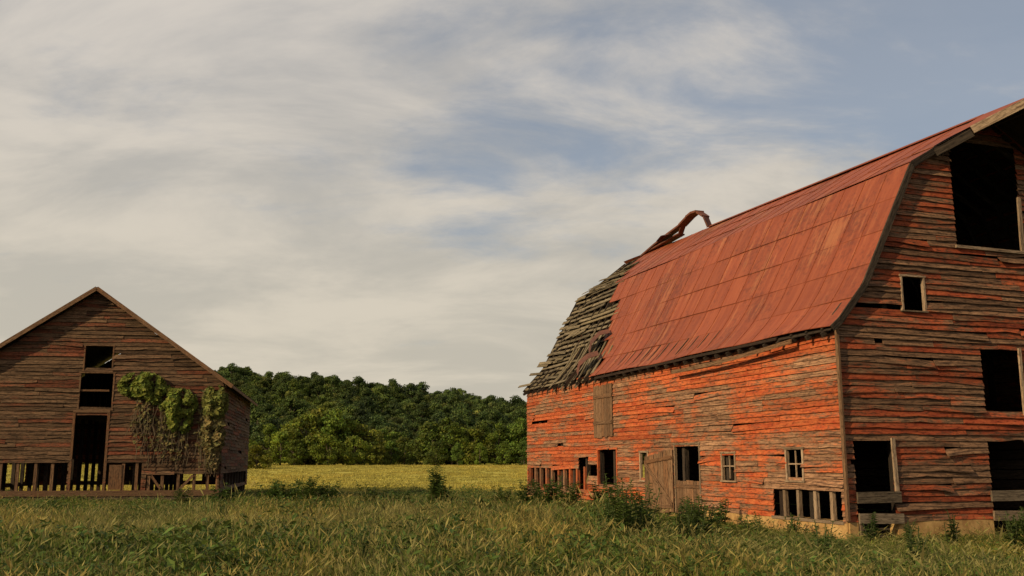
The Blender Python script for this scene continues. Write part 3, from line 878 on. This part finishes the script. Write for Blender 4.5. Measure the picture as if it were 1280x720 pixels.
wl = [(-3.02, 39, 1.6, .75, 12, .2), (-2.7, 38.6, 1.0, .7, 7, .2), (-9.4, 41, 1.0, 1.2, 12, .2), (-8.4, 40.5, 1.15, 1.3, 12, .2), (-7.7, 40.8, .95, 1.0, 10, .2), (-10.2, 41.2, 1.0, 1.0, 9, .2),
      (-5.3, 37, 1.0, 1.0, 10, .18), (-4.3, 36.5, .8, .9, 8, .18), (1.3, 33.5, 1.25, 1.0, 14, .2), (2.0, 32.8, 1.1, .9, 12, .2), (2.75, 31.5, 1.15, .8, 9, .18), (3.0, 28.5, 1.1, .8, 8, .18),
      (2.2, 19.2, 1.5, .8, 18, .12), (2.55, 19.6, 1.2, .7, 14, .12), (1.85, 18.8, .95, .7, 10, .12), (3.95, 21.2, 1.05, .7, 14, .12), (4.3, 21.8, .8, .6, 10, .13), (-2.15, 14.4, .85, .5, 11, .09),
      (-1.6, 15.2, .6, .5, 6, .1), (7.4, 20.3, .7, .4, 8, .1), (8.8, 19.8, .75, .35, 8, .1), (9.6, 18.6, .95, .5, 11, .11), (.4, 24, .8, .7, 8, .14), (5.6, 22.8, .6, .6, 6, .12), (-13.0, 38.5, .8, 1, 9, .16), (-11.6, 39.5, .9, 1, 9, .18),
      (-.9, 32, .8, .7, 8, .16), (-6.6, 33, .7, .8, 8, .16), (6.6, 16.2, .7, .4, 8, .09), (1.2, 20.5, .8, .6, 9, .12), (3.3, 18, .8, .5, 8, .1), (4.9, 26.5, .8, .6, 9, .14), (-3.6, 24, .7, .7, 8, .12), (-7.5, 26, .7, .7, 8, .12), (.2, 16.5, .7, .5, 8, .09), (2.9, 14.2, .65, .4, 8, .08),
      (3.9, 30.0, .9, .7, 9, .15), (5.3, 25.0, .8, .6, 9, .13), (6.3, 22.3, .6, .5, 8, .11), (8.2, 20.6, .55, .5, 8, .1), (10.6, 20.9, .6, .5, 8, .1), (.6, 36.5, 1.1, .9, 10, .18), (-.4, 38.5, .8, .9, 9, .18), (5.4, 17.5, .7, .5, 8, .09), (-5.2, 17.2, .75, .5, 8, .09), (3.4, 20.0, .9, .6, 9, .11)]
for i, (x, y, h, sp, ns, lf) in enumerate(wl): weed('weed_plant', 100+i, h, sp, ns, lf, (.07, .11, .022) if i % 3 else (.095, .13, .026), (x, y))

# ============================================================ LIGHT / WORLD / CAMERA
sd = Vector((-.80, -.60, 0)).normalized(); el = math.radians(27)
sv = Vector((sd.x*math.cos(el), sd.y*math.cos(el), math.sin(el)))
sl_ = bpy.data.lights.new('sun', 'SUN'); sl_.energy = 4.4; sl_.angle = math.radians(.6); sl_.color = (1, .80, .49)
so = bpy.data.objects.new('sun', sl_); COL.objects.link(so); so.rotation_euler = sv.to_track_quat('Z', 'Y').to_euler()
w = bpy.data.worlds.new('World'); S.world = w; w.use_nodes = True; nt = w.node_tree; nt.nodes.clear()
out = nd(nt, 'ShaderNodeOutputWorld'); sky = nd(nt, 'ShaderNodeTexSky'); sky.sky_type = 'NISHITA'; sky.sun_disc = False
sky.sun_elevation = el; sky.sun_rotation = math.atan2(sd.x, sd.y) % (2*math.pi); sky.dust_density = 2.0
bg1 = nd(nt, 'ShaderNodeBackground'); bg1.inputs[1].default_value = .1
nt.links.new(mixc(nt, .42, sky.outputs[0], (3.6, 3.9, 4.3)), bg1.inputs[0])
tc = nd(nt, 'ShaderNodeTexCoord').outputs['Generated']
sp = nd(nt, 'ShaderNodeSeparateXYZ'); nt.links.new(tc, sp.inputs[0])
zc = math_n(nt, 'ADD', math_n(nt, 'MAXIMUM', sp.outputs[2], 0.0), .25)
cx = math_n(nt, 'DIVIDE', sp.outputs[0], zc); cy = math_n(nt, 'DIVIDE', sp.outputs[1], zc)
cb = nd(nt, 'ShaderNodeCombineXYZ'); nt.links.new(cx, cb.inputs[0]); nt.links.new(cy, cb.inputs[1])
mp = mapping(nt, cb.outputs[0], (.75, 1.25, 1), (0, 0, math.radians(-14)))
n1 = noise_n(nt, mp, 1.0, 7, .52, .35); n2 = noise_n(nt, mp, 3.0, 8, .62, .4)
v = math_n(nt, 'MULTIPLY_ADD', n2, .42, math_n(nt, 'MULTIPLY', n1, .58))
bias = math_n(nt, 'MULTIPLY', math_n(nt, 'MULTIPLY', sp.outputs[0], mrange(nt, sp.outputs[2], .12, .45)), -.20)
hz = mrange(nt, sp.outputs[2], .0, .36, .17, 0)
v = math_n(nt, 'ADD', math_n(nt, 'ADD', v, bias), hz)
cf = mrange(nt, v, .37, .54, .14, 1)
bg2 = nd(nt, 'ShaderNodeBackground'); bg2.inputs[1].default_value = 1.0
n3 = noise_n(nt, mp, 1.9, 7, .6, .4)
hi = mixc(nt, mrange(nt, n3, .36, .62), (.44, .43, .42), (.65, .60, .54))
lo_ = mixc(nt, mrange(nt, n3, .36, .62), (.54, .50, .415), (.67, .605, .49))
nt.links.new(mixc(nt, mrange(nt, sp.outputs[2], .05, .45), lo_, hi), bg2.inputs[0])
mx = nd(nt, 'ShaderNodeMixShader'); nt.links.new(cf, mx.inputs[0]); nt.links.new(bg1.outputs[0], mx.inputs[1]); nt.links.new(bg2.outputs[0], mx.inputs[2])
nt.links.new(mx.outputs[0], out.inputs[0])

cam = bpy.data.cameras.new('camera'); co = bpy.data.objects.new('camera', cam); COL.objects.link(co)
co.location = (0, 0, 1.7); co.rotation_euler = (math.radians(90)+math.atan(218/1200), 0, 0)
cam.sensor_width = 36; cam.lens = 36*1200/1280; cam.clip_end = 6000; cam.clip_start = .1
S.camera = co
S.view_settings.view_transform = 'Standard'; S.view_settings.look = 'None'; S.view_settings.exposure = 0
